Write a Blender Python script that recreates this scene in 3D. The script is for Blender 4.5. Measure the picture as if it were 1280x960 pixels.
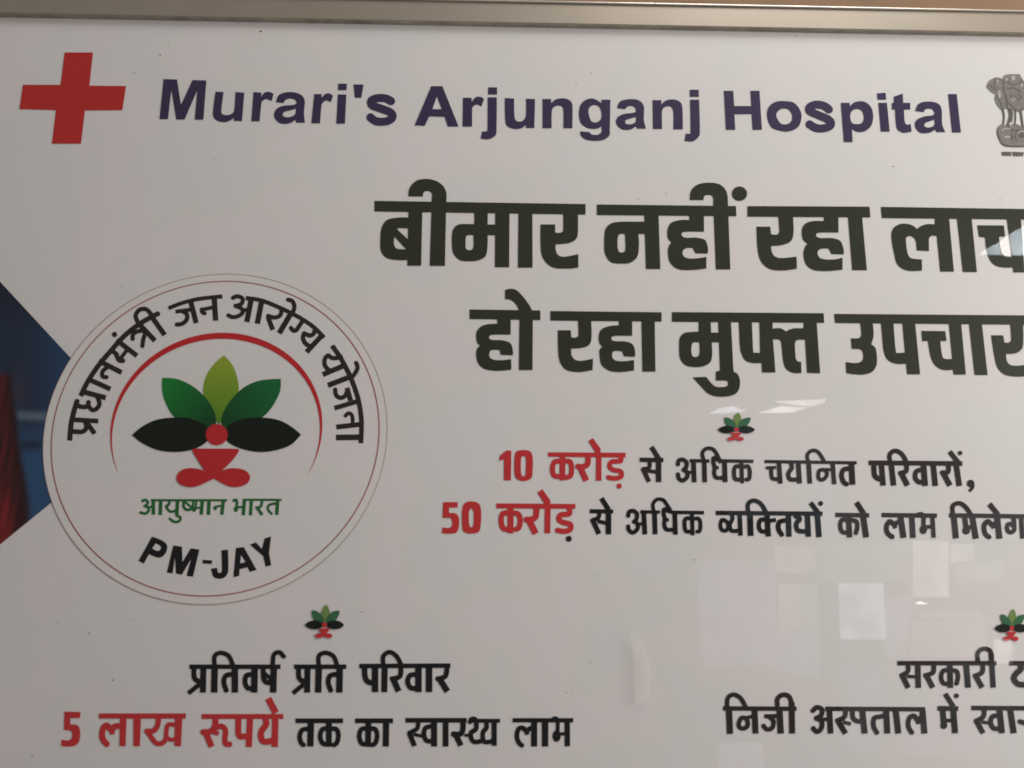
import bpy, math, random
import numpy as np
from mathutils import Vector, Matrix
from mathutils.geometry import delaunay_2d_cdt

# ------------------------------------------------------------------ scene
S = bpy.context.scene
for o in list(bpy.data.objects):
    bpy.data.objects.remove(o)
random.seed(4)

# ------------------------------------------------------------------ camera (phone held below the sign, looking up at it)
FPX = 961.0                       # focal length in photograph pixels (1280 wide)
DIST = 0.75
up_c = Vector((40, 5070, -961)).normalized()
bx = -(40 * 46000 + 961.0 ** 2) / 5070
rt_c = Vector((46000, bx, -961)).normalized()
fw_c = up_c.cross(rt_c)
R = Matrix((rt_c, fw_c, up_c))    # camera -> world
CAM = -(R @ Vector((0, 0, -1))) * DIST
cd = bpy.data.cameras.new('camera')
cam = bpy.data.objects.new('camera', cd)
S.collection.objects.link(cam)
cam.matrix_world = Matrix.Translation(CAM) @ R.to_4x4()
cd.sensor_width = 36.0
cd.lens = 36.0 * FPX / 1280.0
cd.clip_start = 0.02
cd.clip_end = 60.0
cd.dof.use_dof = True
cd.dof.focus_distance = 1.25
cd.dof.aperture_fstop = 9.5
S.camera = cam

# ------------------------------------------------------------------ light
W = bpy.data.worlds.new('World')
S.world = W
W.use_nodes = True
bg = W.node_tree.nodes['Background']
bg.inputs[0].default_value = (1.0, 0.955, 0.925, 1)
bg.inputs[1].default_value = 0.16


def area(name, loc, target, sx, sy, power, col):
    l = bpy.data.lights.new(name, 'AREA')
    l.shape = 'RECTANGLE'
    l.size, l.size_y = sx, sy
    l.energy = power
    l.color = col
    o = bpy.data.objects.new(name, l)
    S.collection.objects.link(o)
    o.location = loc
    d = Vector(target) - Vector(loc)
    o.rotation_euler = d.to_track_quat('-Z', 'Z').to_euler()
    return o


area('daylight_right', (2.35, -0.95, 0.35), (0.45, 0, 0.0), 1.1, 1.1, 54.0, (1.0, 0.97, 0.94))
area('daylight_above', (0.85, -1.0, 1.85), (0.5, 0, -0.1), 1.0, 1.0, 26.0, (0.985, 0.975, 0.965))
S.view_settings.view_transform = 'Standard'
S.view_settings.look = 'None'
S.view_settings.exposure = 0.08
S.view_settings.gamma = 1.0


# ------------------------------------------------------------------ photograph pixel -> point on the plane of the sign
def at(px, py, y=0.0):
    d = R @ Vector((px - 640.0, 480.0 - py, -FPX))
    t = (y - CAM.y) / d.y
    return CAM + d * t


# ------------------------------------------------------------------ materials
def mat(name, col, rough=0.42, metal=0.0, spec=0.15, noise=0.0, nscale=60.0, bump=0.0, emit=None, estr=0.0):
    m = bpy.data.materials.new(name)
    m.use_nodes = True
    nt = m.node_tree
    b = nt.nodes['Principled BSDF']
    b.inputs['Base Color'].default_value = (*col, 1)
    b.inputs['Roughness'].default_value = rough
    b.inputs['Metallic'].default_value = metal
    b.inputs['Specular IOR Level'].default_value = spec
    if noise or bump:
        tc = nt.nodes.new('ShaderNodeTexCoord')
        n = nt.nodes.new('ShaderNodeTexNoise')
        n.inputs['Scale'].default_value = nscale
        n.inputs['Detail'].default_value = 6
        nt.links.new(tc.outputs['Object'], n.inputs['Vector'])
        if noise:
            mr = nt.nodes.new('ShaderNodeMapRange')
            mr.inputs[1].default_value = 0.25
            mr.inputs[2].default_value = 0.75
            mr.inputs[3].default_value = 1 - noise
            mr.inputs[4].default_value = 1 + noise
            nt.links.new(n.outputs['Fac'], mr.inputs[0])
            vm = nt.nodes.new('ShaderNodeVectorMath')
            vm.operation = 'SCALE'
            vm.inputs[0].default_value = col
            nt.links.new(mr.outputs[0], vm.inputs['Scale'])
            nt.links.new(vm.outputs[0], b.inputs['Base Color'])
        if bump:
            bp = nt.nodes.new('ShaderNodeBump')
            bp.inputs['Strength'].default_value = bump
            bp.inputs['Distance'].default_value = 0.001
            nt.links.new(n.outputs['Fac'], bp.inputs['Height'])
            nt.links.new(bp.outputs[0], b.inputs['Normal'])
    if emit:
        b.inputs['Emission Color'].default_value = (*emit, 1)
        b.inputs['Emission Strength'].default_value = estr
    return m


def grad_mat(name, c0, c1, p0, p1, rough=0.42):
    """printed colour blend between two points of the sign plane"""
    m = mat(name, c0, rough)
    nt = m.node_tree
    tc = nt.nodes.new('ShaderNodeTexCoord')
    a, b = at(*p0), at(*p1)
    d = b - a
    L2 = d.length_squared
    sub = nt.nodes.new('ShaderNodeVectorMath'); sub.operation = 'SUBTRACT'
    sub.inputs[1].default_value = a
    dot = nt.nodes.new('ShaderNodeVectorMath'); dot.operation = 'DOT_PRODUCT'
    dot.inputs[1].default_value = d / L2
    mx = nt.nodes.new('ShaderNodeMix'); mx.data_type = 'RGBA'
    mx.inputs['A'].default_value = (*c0, 1)
    mx.inputs['B'].default_value = (*c1, 1)
    nt.links.new(tc.outputs['Object'], sub.inputs[0])
    nt.links.new(sub.outputs[0], dot.inputs[0])
    nt.links.new(dot.outputs['Value'], mx.inputs['Factor'])
    nt.links.new(mx.outputs['Result'], nt.nodes['Principled BSDF'].inputs['Base Color'])
    return m


M = {}
M['white'] = mat('white_sheet', (0.74, 0.694, 0.675), 0.38, noise=0.012, nscale=7)
wn = M['white'].node_tree
wb = wn.nodes['Principled BSDF']; sc_ = [n for n in wn.nodes if n.type == 'VECT_MATH'][0]; tcw = [n for n in wn.nodes if n.type == 'TEX_COORD'][0]
n1 = wn.nodes.new('ShaderNodeTexNoise'); n1.inputs['Scale'].default_value = 620; n1.inputs['Detail'].default_value = 3
n2_ = wn.nodes.new('ShaderNodeTexNoise'); n2_.inputs['Scale'].default_value = 11; n2_.inputs['Detail'].default_value = 4
r1 = wn.nodes.new('ShaderNodeMapRange'); r1.inputs[1].default_value = .3; r1.inputs[2].default_value = .7; r1.inputs[3].default_value = .972; r1.inputs[4].default_value = 1.028
wn.links.new(tcw.outputs['Object'], n1.inputs['Vector']); wn.links.new(tcw.outputs['Object'], n2_.inputs['Vector'])
wn.links.new(n1.outputs['Fac'], r1.inputs[0])
v1 = wn.nodes.new('ShaderNodeVectorMath'); v1.operation = 'SCALE'
wn.links.new(sc_.outputs[0], v1.inputs[0]); wn.links.new(r1.outputs[0], v1.inputs['Scale'])
h1 = wn.nodes.new('ShaderNodeMix'); h1.data_type = 'RGBA'; h1.blend_type = 'MULTIPLY'; h1.inputs['Factor'].default_value = 1
cr = wn.nodes.new('ShaderNodeMix'); cr.data_type = 'RGBA'; cr.inputs['A'].default_value = (1.02, 0.99, 1.0, 1); cr.inputs['B'].default_value = (0.978, 1.0, 0.995, 1)
r2 = wn.nodes.new('ShaderNodeMapRange'); r2.inputs[1].default_value = .35; r2.inputs[2].default_value = .65
wn.links.new(n2_.outputs['Fac'], r2.inputs[0]); wn.links.new(r2.outputs[0], cr.inputs['Factor'])
wn.links.new(v1.outputs[0], h1.inputs['A']); wn.links.new(cr.outputs['Result'], h1.inputs['B']); wn.links.new(h1.outputs['Result'], wb.inputs['Base Color'])
M['dark'] = mat('dark_green_ink', (0.030, 0.032, 0.020), 0.4, noise=0.08, nscale=25)
M['black'] = mat('black_ink', (0.008, 0.007, 0.008), 0.4, noise=0.1, nscale=30)
M['brownblack'] = mat('brown_black_ink', (0.026, 0.018, 0.017), 0.4, noise=0.1, nscale=30)
M['navy'] = mat('navy_ink', (0.042, 0.030, 0.075), 0.4, noise=0.08, nscale=30)
M['red'] = mat('red_ink', (0.55, 0.032, 0.036), 0.4, noise=0.05, nscale=30)
M['crossred'] = mat('cross_red_ink', (0.50, 0.026, 0.022), 0.4, noise=0.04, nscale=30)
M['logored'] = mat('logo_red_ink', (0.52, 0.022, 0.026), 0.4, noise=0.04, nscale=40)
M['green'] = mat('green_ink', (0.018, 0.13, 0.030), 0.4, noise=0.2, nscale=60)
M['leafdark'] = mat('dark_leaf_ink', (0.004, 0.008, 0.004), 0.4, noise=0.1, nscale=40)
M['leafmid'] = grad_mat('mid_green_leaf_ink', (0.008, 0.19, 0.030), (0.004, 0.055, 0.012), (210, 480), (265, 525))
M['leafmid2'] = grad_mat('mid_green_leaf_ink_mirrored', (0.008, 0.13, 0.035), (0.004, 0.06, 0.012), (340, 480), (285, 525))
M['leaflime'] = grad_mat('lime_leaf_ink', (0.27, 0.36, 0.03), (0.08, 0.22, 0.015), (279, 450), (273, 530))
M['leafmids'] = mat('small_mid_green_ink', (0.04, 0.14, 0.06), 0.4)
M['leaflimes'] = mat('small_lime_ink', (0.17, 0.26, 0.07), 0.4)
M['ringred'] = mat('thin_ring_ink', (0.34, 0.075, 0.06), 0.4)
M['ringgrey'] = mat('thin_grey_ring_ink', (0.36, 0.20, 0.18), 0.4)
M['grey'] = mat('grey_emblem_ink', (0.23, 0.205, 0.19), 0.4, noise=0.22, nscale=170)
M['greydark'] = mat('dark_grey_emblem_ink', (0.13, 0.115, 0.105), 0.4, noise=0.2, nscale=200)
M['greylight'] = mat('pale_grey_emblem_ink', (0.46, 0.43, 0.40), 0.4, noise=0.1, nscale=200)
M['frame'] = mat('brushed_beige_aluminium', (0.37, 0.315, 0.255), 0.42, metal=0.5, noise=0.05, nscale=12, bump=0.05)
M['lip'] = mat('bright_frame_edge', (0.80, 0.74, 0.66), 0.25, metal=0.7)
M['wall'] = mat('brown_wall_paint', (0.25, 0.155, 0.095), 0.8, noise=0.15, nscale=9, bump=0.4)
M['dirt'] = mat('dark_dirt', (0.16, 0.14, 0.12), 0.8)
M['groove'] = mat('dark_sealant', (0.34, 0.30, 0.25), 0.7, noise=0.3, nscale=50)

# clear acrylic: lets the print through, adds a sharp mirror reflection by Fresnel
ac = bpy.data.materials.new('clear_acrylic'); ac.use_nodes = True
nt = ac.node_tree
nt.nodes.remove(nt.nodes['Principled BSDF'])
out = nt.nodes['Material Output']
tr = nt.nodes.new('ShaderNodeBsdfTransparent'); tr.inputs[0].default_value = (0.98, 0.985, 0.98, 1)
gl = nt.nodes.new('ShaderNodeBsdfGlossy'); gl.inputs['Roughness'].default_value = 0.02
fr = nt.nodes.new('ShaderNodeFresnel'); fr.inputs[0].default_value = 1.5
geo = nt.nodes.new('ShaderNodeNewGeometry')      # light leaving the sheet has already been refracted: same Fresnel from both sides
ior = nt.nodes.new('ShaderNodeMapRange'); ior.inputs[3].default_value = 1.5; ior.inputs[4].default_value = 1 / 1.5
nt.links.new(geo.outputs['Backfacing'], ior.inputs[0]); nt.links.new(ior.outputs[0], fr.inputs[0])
mx = nt.nodes.new('ShaderNodeMixShader')
nz = nt.nodes.new('ShaderNodeTexNoise'); nz.inputs['Scale'].default_value = 3.5; nz.inputs['Detail'].default_value = 2
tcn = nt.nodes.new('ShaderNodeTexCoord')
bmp = nt.nodes.new('ShaderNodeBump'); bmp.inputs['Strength'].default_value = 0.02; bmp.inputs['Distance'].default_value = 0.002
nt.links.new(tcn.outputs['Object'], nz.inputs['Vector'])
nt.links.new(nz.outputs['Fac'], bmp.inputs['Height'])
nt.links.new(bmp.outputs[0], gl.inputs['Normal'])
nt.links.new(fr.outputs[0], mx.inputs[0]); nt.links.new(tr.outputs[0], mx.inputs[1]); nt.links.new(gl.outputs[0], mx.inputs[2])
nt.links.new(mx.outputs[0], out.inputs[0])
ac2 = bpy.data.materials.new('clear_acrylic_back'); ac2.use_nodes = True
n2 = ac2.node_tree; n2.nodes.remove(n2.nodes['Principled BSDF'])
t2 = n2.nodes.new('ShaderNodeBsdfTransparent'); n2.links.new(t2.outputs[0], n2.nodes['Material Output'].inputs[0])


# ------------------------------------------------------------------ shape language
def catmull(pts, closed, n=7):
    """pts: (x, y, corner)"""
    out = []
    N = len(pts)
    rng = range(N) if closed else range(N - 1)
    g = lambda i: pts[i % N]
    for i in rng:
        p1, p2 = g(i), g(i + 1)
        p0 = g(i - 1) if (closed or i > 0) else p1
        p3 = g(i + 2) if (closed or i + 2 < N) else p2
        if p1[2]: p0 = p1
        if p2[2]: p3 = p2
        if p1[2] and p2[2]:
            out.append((p1[0], p1[1])); continue
        a = np.array([p0[:2], p1[:2], p2[:2], p3[:2]], float)
        for k in range(n):
            t = k / n
            v = 0.5 * ((2 * a[1]) + (-a[0] + a[2]) * t + (2 * a[0] - 5 * a[1] + 4 * a[2] - a[3]) * t * t +
                       (-a[0] + 3 * a[1] - 3 * a[2] + a[3]) * t ** 3)
            out.append((v[0], v[1]))
    if not closed:
        out.append(tuple(pts[-1][:2]))
    return out


def disc(c, r, n=14):
    rx, ry = (r if isinstance(r, tuple) else (r, r))
    return [(c[0] + rx * math.cos(2 * math.pi * k / n), c[1] + ry * math.sin(2 * math.pi * k / n)) for k in range(n)]


def parse(txt, width, base=(0, 0, 1), gain=1.0):
    """-> list of shapes, each a list of contours (even-odd)"""
    shapes = []
    bx0, by0, bs = base
    lt = None                      # items after "@x,y,s" are measured in their own enlarged tile
    for item in txt.replace('\n', ';').split(';'):
        tok = item.split()
        if not tok: continue
        if tok[0].startswith('@'):
            q = tok[0][1:]
            lt = tuple(float(v) for v in q.split(',')) if q else None
            continue
        w = width; flags = ''
        while tok and not (tok[0][0].isdigit() or tok[0][0] == '-'):
            t = tok.pop(0)
            while t:
                if t[0] == 'W':
                    j = 1
                    while j < len(t) and t[j].isdigit(): j += 1
                    w = float(t[1:j]); t = t[j:]
                else:
                    flags += t[0]; t = t[1:]
        conts = [[]]
        for t in tok:
            if t == '|': conts.append([]); continue
            c = t.endswith('!')
            x, y = t.rstrip('!').split(',')
            x, y = float(x), float(y)
            if lt and 'O' in flags and conts[0]:
                x, y = x * bs / lt[2], y * bs / lt[2]
            elif lt:
                x, y = (lt[0] + x / lt[2] - bx0) * bs, (lt[1] + y / lt[2] - by0) * bs
            conts[-1].append((x, y, c))
        if lt: w = w * bs / lt[2]
        w *= gain if lt is None else 1.0
        if 'O' in flags:
            (cx, cy, _), (rx, ry, _) = conts[0]
            shapes.append([disc((cx, cy), (rx, ry), 24)])
        elif 'P' in flags:
            shapes.append([catmull(c, True) if '~' in flags else [p[:2] for p in c] for c in conts])
        else:
            closed = 'c' in flags
            p = catmull(conts[0], closed, 5) if '~' in flags else [q[:2] for q in conts[0]]
            if closed: p = p + [p[0]]
            h = w / 2.0
            for i in range(len(p) - 1):
                a, b = np.array(p[i]), np.array(p[i + 1])
                d = b - a; L = np.hypot(*d)
                if L < 1e-6: continue
                nrm = np.array((-d[1], d[0])) / L * h
                shapes.append([[tuple(a + nrm), tuple(b + nrm), tuple(b - nrm), tuple(a - nrm)]])
                if i > 0 or closed:
                    shapes.append([disc(a, h * 0.995)])
    return shapes


def inside(P, conts):
    r = np.zeros(len(P), bool)
    for c in conts:
        c = np.asarray(c, float)
        x1, y1 = c[:, 0], c[:, 1]
        x2, y2 = np.roll(x1, -1), np.roll(y1, -1)
        for i in range(len(c)):
            if y1[i] == y2[i]: continue
            m = ((y1[i] > P[:, 1]) != (y2[i] > P[:, 1])) & \
                (P[:, 0] < (x2[i] - x1[i]) * (P[:, 1] - y1[i]) / (y2[i] - y1[i]) + x1[i])
            r ^= m
    return r


def fill(shapes):
    V, E = [], []
    for sh in shapes:
        for c in sh:
            b = len(V)
            V += [Vector(p) for p in c]
            E += [(b + i, b + (i + 1) % len(c)) for i in range(len(c))]
    vo, eo, fo, *_ = delaunay_2d_cdt(V, E, [], 0, 1e-4)
    vo = np.array([(v.x, v.y) for v in vo])
    F = np.array([f for f in fo if len(f) == 3])
    C = vo[F].mean(axis=1)
    keep = np.zeros(len(F), bool)
    for sh in shapes:
        a = np.array(sh[0])
        lo, hi = a.min(0), a.max(0)
        idx = np.where((C[:, 0] >= lo[0]) & (C[:, 0] <= hi[0]) & (C[:, 1] >= lo[1]) & (C[:, 1] <= hi[1]) & ~keep)[0]
        if len(idx):
            keep[idx] = inside(C[idx], sh)
    F = F[keep]
    used = np.unique(F)
    mp = -np.ones(len(vo), int); mp[used] = np.arange(len(used))
    return vo[used], mp[F]


GAIN = 1.07
PRINT = -0.0004      # print lies 0.4 mm in front of the sheet; each later layer 0.1 mm further


def link(name, me, m, parent=None):
    o = bpy.data.objects.new(name, me)
    if m: me.materials.append(m)
    S.collection.objects.link(o)
    if parent: o.parent = parent
    return o


def ink(name, tile, width, txt, m, parent, layer=0, label=None, fn=None, y=None):
    x0, y0, s = tile
    V, F = fill(parse(txt, width, tile, GAIN))
    yy = PRINT - 0.0001 * layer if y is None else y
    pts = []
    for v in V:
        px, py = (x0 + v[0] / s, y0 + v[1] / s) if fn is None else fn(v[0], v[1])
        pts.append(at(px, py, yy))
    me = bpy.data.meshes.new(name)
    fs = []
    for f in F:
        a, b, c = (pts[i] for i in f)
        fs.append(tuple(int(i) for i in f) if (b - a).cross(c - a).y < 0 else tuple(int(i) for i in f[::-1]))
    me.from_pydata(pts, [], fs)
    o = link(name, me, m, parent)
    if label: o['label'] = label
    return o


def box(name, p0, p1, m, parent=None, bevel=0.0, mats=None):
    (x0, y0, z0), (x1, y1, z1) = p0, p1
    v = [(x, y, z) for x in (x0, x1) for y in (y0, y1) for z in (z0, z1)]
    f = [(0, 1, 3, 2), (4, 6, 7, 5), (0, 4, 5, 1), (2, 3, 7, 6), (0, 2, 6, 4), (1, 5, 7, 3)]
    me = bpy.data.meshes.new(name)
    me.from_pydata(v, [], f)
    o = link(name, me, m, parent)
    if bevel:
        b = o.modifiers.new('bevel', 'BEVEL'); b.width = bevel; b.segments = 3
        b.limit_method = 'NONE'
    return o


# ------------------------------------------------------------------ the wall behind the sign
wall = box('wall', (-2.4, 0.035, -1.8), (2.8, 0.16, 1.9), M['wall'])
wall['kind'] = 'structure'

# ------------------------------------------------------------------ the sign
sign = bpy.data.objects.new('hospital_sign', None)
S.collection.objects.link(sign)
sign['label'] = 'white framed hospital notice board with red cross, Hindi headlines and round leaf logo'
sign['category'] = 'sign'

pl, pr = at(0, 21), at(1280, 45.5)
zt = (pl.z + pr.z) / 2
tilt = math.atan2(pr.z - pl.z, pr.x - pl.x)      # the board hangs a touch out of level
XL, XR, ZB = -0.62, 1.05, -0.78


def zedge(x): return pl.z + (x - pl.x) * math.tan(tilt)


def bar(name, xa, xb, lo, hi, ya, yb, m, parent, bevel=0.0015, lab=None):
    """horizontal rail following the top edge; lo, hi are heights above the edge line"""
    v = []
    for x in (xa, xb):
        for y in (ya, yb):
            for h in (lo, hi):
                v.append((x, y, zedge(x) + h))
    f = [(0, 1, 3, 2), (4, 6, 7, 5), (0, 4, 5, 1), (2, 3, 7, 6), (0, 2, 6, 4), (1, 5, 7, 3)]
    me = bpy.data.meshes.new(name); me.from_pydata(v, [], f)
    o = link(name, me, m, parent)
    if bevel:
        b = o.modifiers.new('bevel', 'BEVEL'); b.width = bevel; b.segments = 3; b.limit_method = 'NONE'
    if lab: o['label'] = lab
    return o


panel = box('sheet', (XL + 0.005, 0.0, ZB + 0.005), (XR - 0.005, 0.012, zt + 0.012), M['white'], sign)
tray = box('back_tray', (XL, 0.0125, ZB), (XR, 0.0345, zt + 0.022), M['frame'], sign)
rail_h = 0.0235
top = bar('frame_rail', XL - rail_h, XR + rail_h, 0.0, rail_h, -0.0066, 0.012, M['frame'], sign, 0.0007)
lipo = bar('rail_lip', XL - rail_h, XR + rail_h, rail_h + 0.0003, rail_h + 0.0020, -0.0088, 0.010, M['lip'], top, 0.0006, 'thin bright rolled edge along the rail')
seal = bar('sealant_line', XL, XR, -0.0006, -0.0002, -0.0060, -0.0001, M['groove'], top, 0.0)
bar('frame_rail', XL - rail_h, XR + rail_h, ZB - zt - rail_h, ZB - zt, -0.0105, 0.012, M['frame'], sign)
for xa, xb in ((XL - rail_h, XL), (XR, XR + rail_h)):
    box('frame_rail', (xa, -0.0102, ZB + 0.001), (xb, 0.0118, zedge(xa) - 0.001), M['frame'], sign, 0.0015)

cov = box('cover_sheet', (XL + 0.001, -0.0055, ZB + 0.001), (XR - 0.001, -0.0025, zt - 0.012), ac, sign)
cov.data.vertices.foreach_get
for v in cov.data.vertices:
    if v.co.z > 0: v.co.z = zedge(v.co.x) - 0.0012
cov.data.materials.append(ac2)
for p in cov.data.polygons:
    p.material_index = 0 if abs(p.center.y + 0.0055) < 1e-5 else 1
cov['label'] = 'clear glossy acrylic cover over the print'

# ---- red cross and title
ink('red_cross', (0, 0, 4), 10, "P 323,262 465,262 447,428 630,430 612,550 425,552 405,718 260,718 280,550 97,545 115,424 303,424",
    M['crossred'], sign, label='red medical cross')


def word(tile, w, txt, m, label, name='printed_word', parent=None, layer=0):
    global GAIN
    GAIN = (1.42 if tile[2] == 7.111 else 1.28) if (parent is not None and m == 'brownblack') else {'navy': 1.0, 'brownblack': 1.14, 'black': 1.12}.get(m, 1.08)
    return ink(name, tile, w, txt, M[m], parent or sign, layer, label)


word((190, 80, 4), 42, """P 58,75 125,77 145,205 203,80 272,82 257,278 214,278 227,130 163,277 122,277 97,125 80,275 38,275
P~ 318,138! 358,140! 347,230 352,250 375,255 400,248 412,225 418,140! 462,143! 450,285! 408,283! 410,268! 385,285 355,290 320,278 305,245
P~ 508,140! 548,143! 545,165! 565,142 590,140 608,150! 598,185! 575,175 552,185 545,215 538,286! 497,286!
P~ 620,190! 635,155 680,140 735,148 763,180 760,245 765,293! 722,293! 718,278! 685,297 640,295 612,265 618,230 650,210 700,205 722,198 718,180 695,172 670,178 658,195! | 720,222! 690,232 660,240 655,258 675,266 705,260 718,245
P~ 812,150! 848,150! 848,168! 870,148 890,148 905,158! 895,190! 870,182 850,200 845,235 840,296! 797,296!
P 930,152 972,152 965,298 922,298
P 932,98 975,98 973,130 930,130
P 1008,102 1058,102 1047,168 1015,168
~W40 1200,188 1170,172 1130,170 1098,182 1102,206 1150,224 1195,243 1202,268 1172,286 1122,286 1088,262""",
     'navy', "navy word Murari's")
word((510, 80, 3.368), 30, """P 98,93 145,93 213,263 168,263 155,222 90,220 70,260 28,258 | 122,135 103,190 143,190
P~ 232,142! 268,142! 268,160! 285,140 305,138 320,147! 310,178! 290,170 272,182 270,210 270,263! 230,263!
P 338,98 375,98 375,128 338,128
P~ 336,140! 374,140! 373,270 368,300 345,315 320,316 306,312! 313,283! 328,283 335,270
P~ 408,143! 447,145! 448,215 455,238 475,242 492,230 498,200 497,146! 535,147! 532,269! 497,269! 497,255! 478,270 450,273 420,262 410,235
P~ 567,147! 603,147! 603,165! 625,148 660,145 688,160 693,195 692,270! 655,270! 655,200 648,178 628,175 610,185 605,210 605,270! 567,270!
P~ 815,150! 852,150! 850,270 848,300 825,318 790,323 750,318 728,300 726,283! 765,287! 775,297 800,297 815,285 815,262! 795,272 760,270 730,250 720,210 728,170 755,148 785,147 815,165! | 760,205 765,182 785,172 805,180 815,205 812,232 795,245 772,240
P~ 880,185! 893,158 930,148 970,152 993,178 993,235 1002,272! 965,272! 960,262! 935,276 900,274 877,250 882,225 910,210 950,205 960,198 955,182 938,176 920,182 915,190! | 960,222! 935,230 918,236 915,248 930,254 950,250 960,240
P~ 1030,152! 1067,152! 1067,170! 1090,152 1125,150 1150,165 1156,200 1157,275! 1118,275! 1118,205 1110,182 1090,178 1072,190 1069,215 1070,273! 1032,273!
P 1187,108 1224,108 1225,138 1187,138
P~ 1188,150! 1226,150! 1229,280 1222,308 1200,325 1175,325 1165,322! 1170,292! 1185,293 1190,280""",
     'navy', 'navy word Arjunganj')
word((880, 80, 3.2), 32, """P 80,107 117,107 121,168 190,168 186,107 222,107 232,263 195,263 191,200 122,201 125,263 88,263
P~ 253,210 258,175 285,152 320,148 360,155 385,185 390,215 378,250 345,268 310,268 270,252 | 290,210 295,190 315,178 340,183 353,205 350,228 333,240 308,238
~W32 503,184 482,168 450,162 424,172 424,188 460,205 500,223 508,243 485,256 450,256 418,238
P~ 548,155! 583,155! 583,170! 605,152 640,150 668,172 677,210 668,248 640,270 610,270 592,258! 595,312! 560,312! | 585,210 590,190 608,180 630,185 640,210 633,235 612,240 592,235
P 693,117 727,115 729,142 695,143
P 698,155 732,155 743,270 708,270
P~ 760,130! 795,118! 797,155! 825,155! 825,182! 800,182! 803,230 812,242 827,240! 831,270! 800,275 775,262 768,235 765,182! 752,182! 752,156! 760,155!
P~ 845,188! 858,160 890,150 930,155 950,178 953,240 966,272! 930,272! 925,262! 900,275 865,274 845,250 850,225 880,210 915,205 922,195 915,182 900,178 885,182 880,192! | 922,222! 900,230 885,236 882,248 897,254 915,250 923,240
P 977,120 1011,120 1028,274 993,274""",
     'navy', 'navy word Hospital')

# ---- headline, first row
A = (440, 200, 4); B = (740, 200, 4); C = (960, 200, 4)
word(A, 60, """P 113,204 1168,220 1168,273 113,257
P~ 284,288! 235,287 175,300 148,340 142,400 146,455 175,490 230,500 284,500! | 225,345! 240,340 284,342! 284,400! | 212,382! 272,446! 225,443 210,420
P 283,250 352,250 346,528 277,528
P 400,180 472,180 465,529 389,529
P~ 283,182! 288,140 325,102 385,95 440,115 470,155 472,210! 402,210! 402,180 395,160 375,154 358,162 355,182!
P~ 500,410 505,350 535,322 590,320 612,320! 612,250! 680,250! 678,322! 717,322! 717,376! 678,376! 678,430 668,480 630,502 589,506 540,500 507,465 | 570,385 582,375 608,375! 608,430 600,448 588,450 572,445 568,425
P 717,250 788,250 786,536 715,536
P 833,250 902,250 903,538 830,538
P~ 1057,255! 1130,255! 1130,360 1120,395 1085,415 1018,422! 1020,455 1035,478 1070,483 1132,470! 1132,538! 1080,543 1010,538 965,505 945,450 943,322! 1016,322! 1016,362! 1040,364 1057,355!""",
     'dark', 'first word of the large dark headline')
word(B, 60, """P 25,222 720,230 722,281 25,275
P~ 62,400 68,345 100,315 150,308! 268,308! 268,370! 232,370! 235,420 228,480 195,512 150,518 95,510 65,465 | 130,385 140,370 165,370! 168,420 165,455 150,462 135,458 128,430
P 262,270 333,270 342,545 270,545
P~ 487,265! 560,265! 560,358! 480,358! 452,362 450,378 470,388 520,388 565,400 580,440 578,468! 518,466! 505,440! 475,440 455,452 455,475 475,490 520,492 572,484! 572,542! 500,550 430,545 390,510 380,460 385,430 398,412! 380,390 378,350 395,315 440,300 487,300!
P 607,215 680,215 692,547 620,547
P~ 490,200! 495,155 530,122 590,113 645,125 675,165 680,230! 607,230! 607,195 600,178 580,174 562,180 558,200!
O 738,168 38,36""", 'dark', 'second word of the large dark headline')
word(C, 60, """P -102,230 508,233 512,287 -102,283
P~ 52,275! 125,275! 128,360 115,405 70,425 15,430! 20,460 35,482 70,490 143,483! 145,543! 80,552 10,545 -35,505 -52,440 -57,333! 12,333! 15,370! 45,373 58,360!
P~ 280,275! 352,275! 353,362! 265,362! 243,368 243,382 265,390 320,390 362,405 378,445 378,472! 318,470! 305,443! 270,443 250,455 252,480 275,495 330,497 373,488! 373,548! 300,555 230,550 190,520 178,470 185,435 198,418! 175,395 170,350 185,320 225,305 280,305!
P 400,275 470,275 495,551 422,551""", 'dark', 'third word of the large dark headline')
word(C, 60, """P 565,234 1370,246 1370,299 570,290
P~ 618,390 625,345 655,322 690,318 725,328 745,345! 770,328 800,320 835,322! 835,280! 905,280! 930,558! 862,558! 845,380! 820,378 805,390! 805,455! 745,452! 738,400 715,380 695,385 690,400 697,460 715,490 770,497! 770,553! 700,553 650,525 632,470
P 945,285 1018,285 1045,560 975,560
P~ 1047,326! 1180,327! 1186,382! 1155,385! 1165,450 1185,480 1240,485! 1246,535! 1190,538 1140,528 1108,495 1092,440 1086,387! 1056,384!
P 1194,285 1264,285 1283,562 1228,562
P 1308,285 1370,285 1370,562 1334,562""", 'dark', 'headline word cut by the right edge, upper row')
E = (570, 360, 5.12); Fq = (820, 360, 5.3333); G = (1040, 360, 5.3333)
word(E, 60, """P 88,137 540,143 540,205 88,198
P~ 265,190! 350,190! 350,298! 240,298! 215,305 215,325 235,332 300,335 350,355 365,405 363,430! 288,428! 280,397! 240,395 217,405 215,440 240,458 290,462 353,455! 355,522! 270,530 190,520 145,485 130,430 135,390 155,368! 135,345 130,290 155,250 200,232 265,228!
P 407,190 492,190 490,525 403,525
P~ 315,12! 345,5 385,12 430,55 470,110 490,150! 408,150! 385,105 350,75 315,72!""", 'dark', 'short first word of the second headline row')
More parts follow.
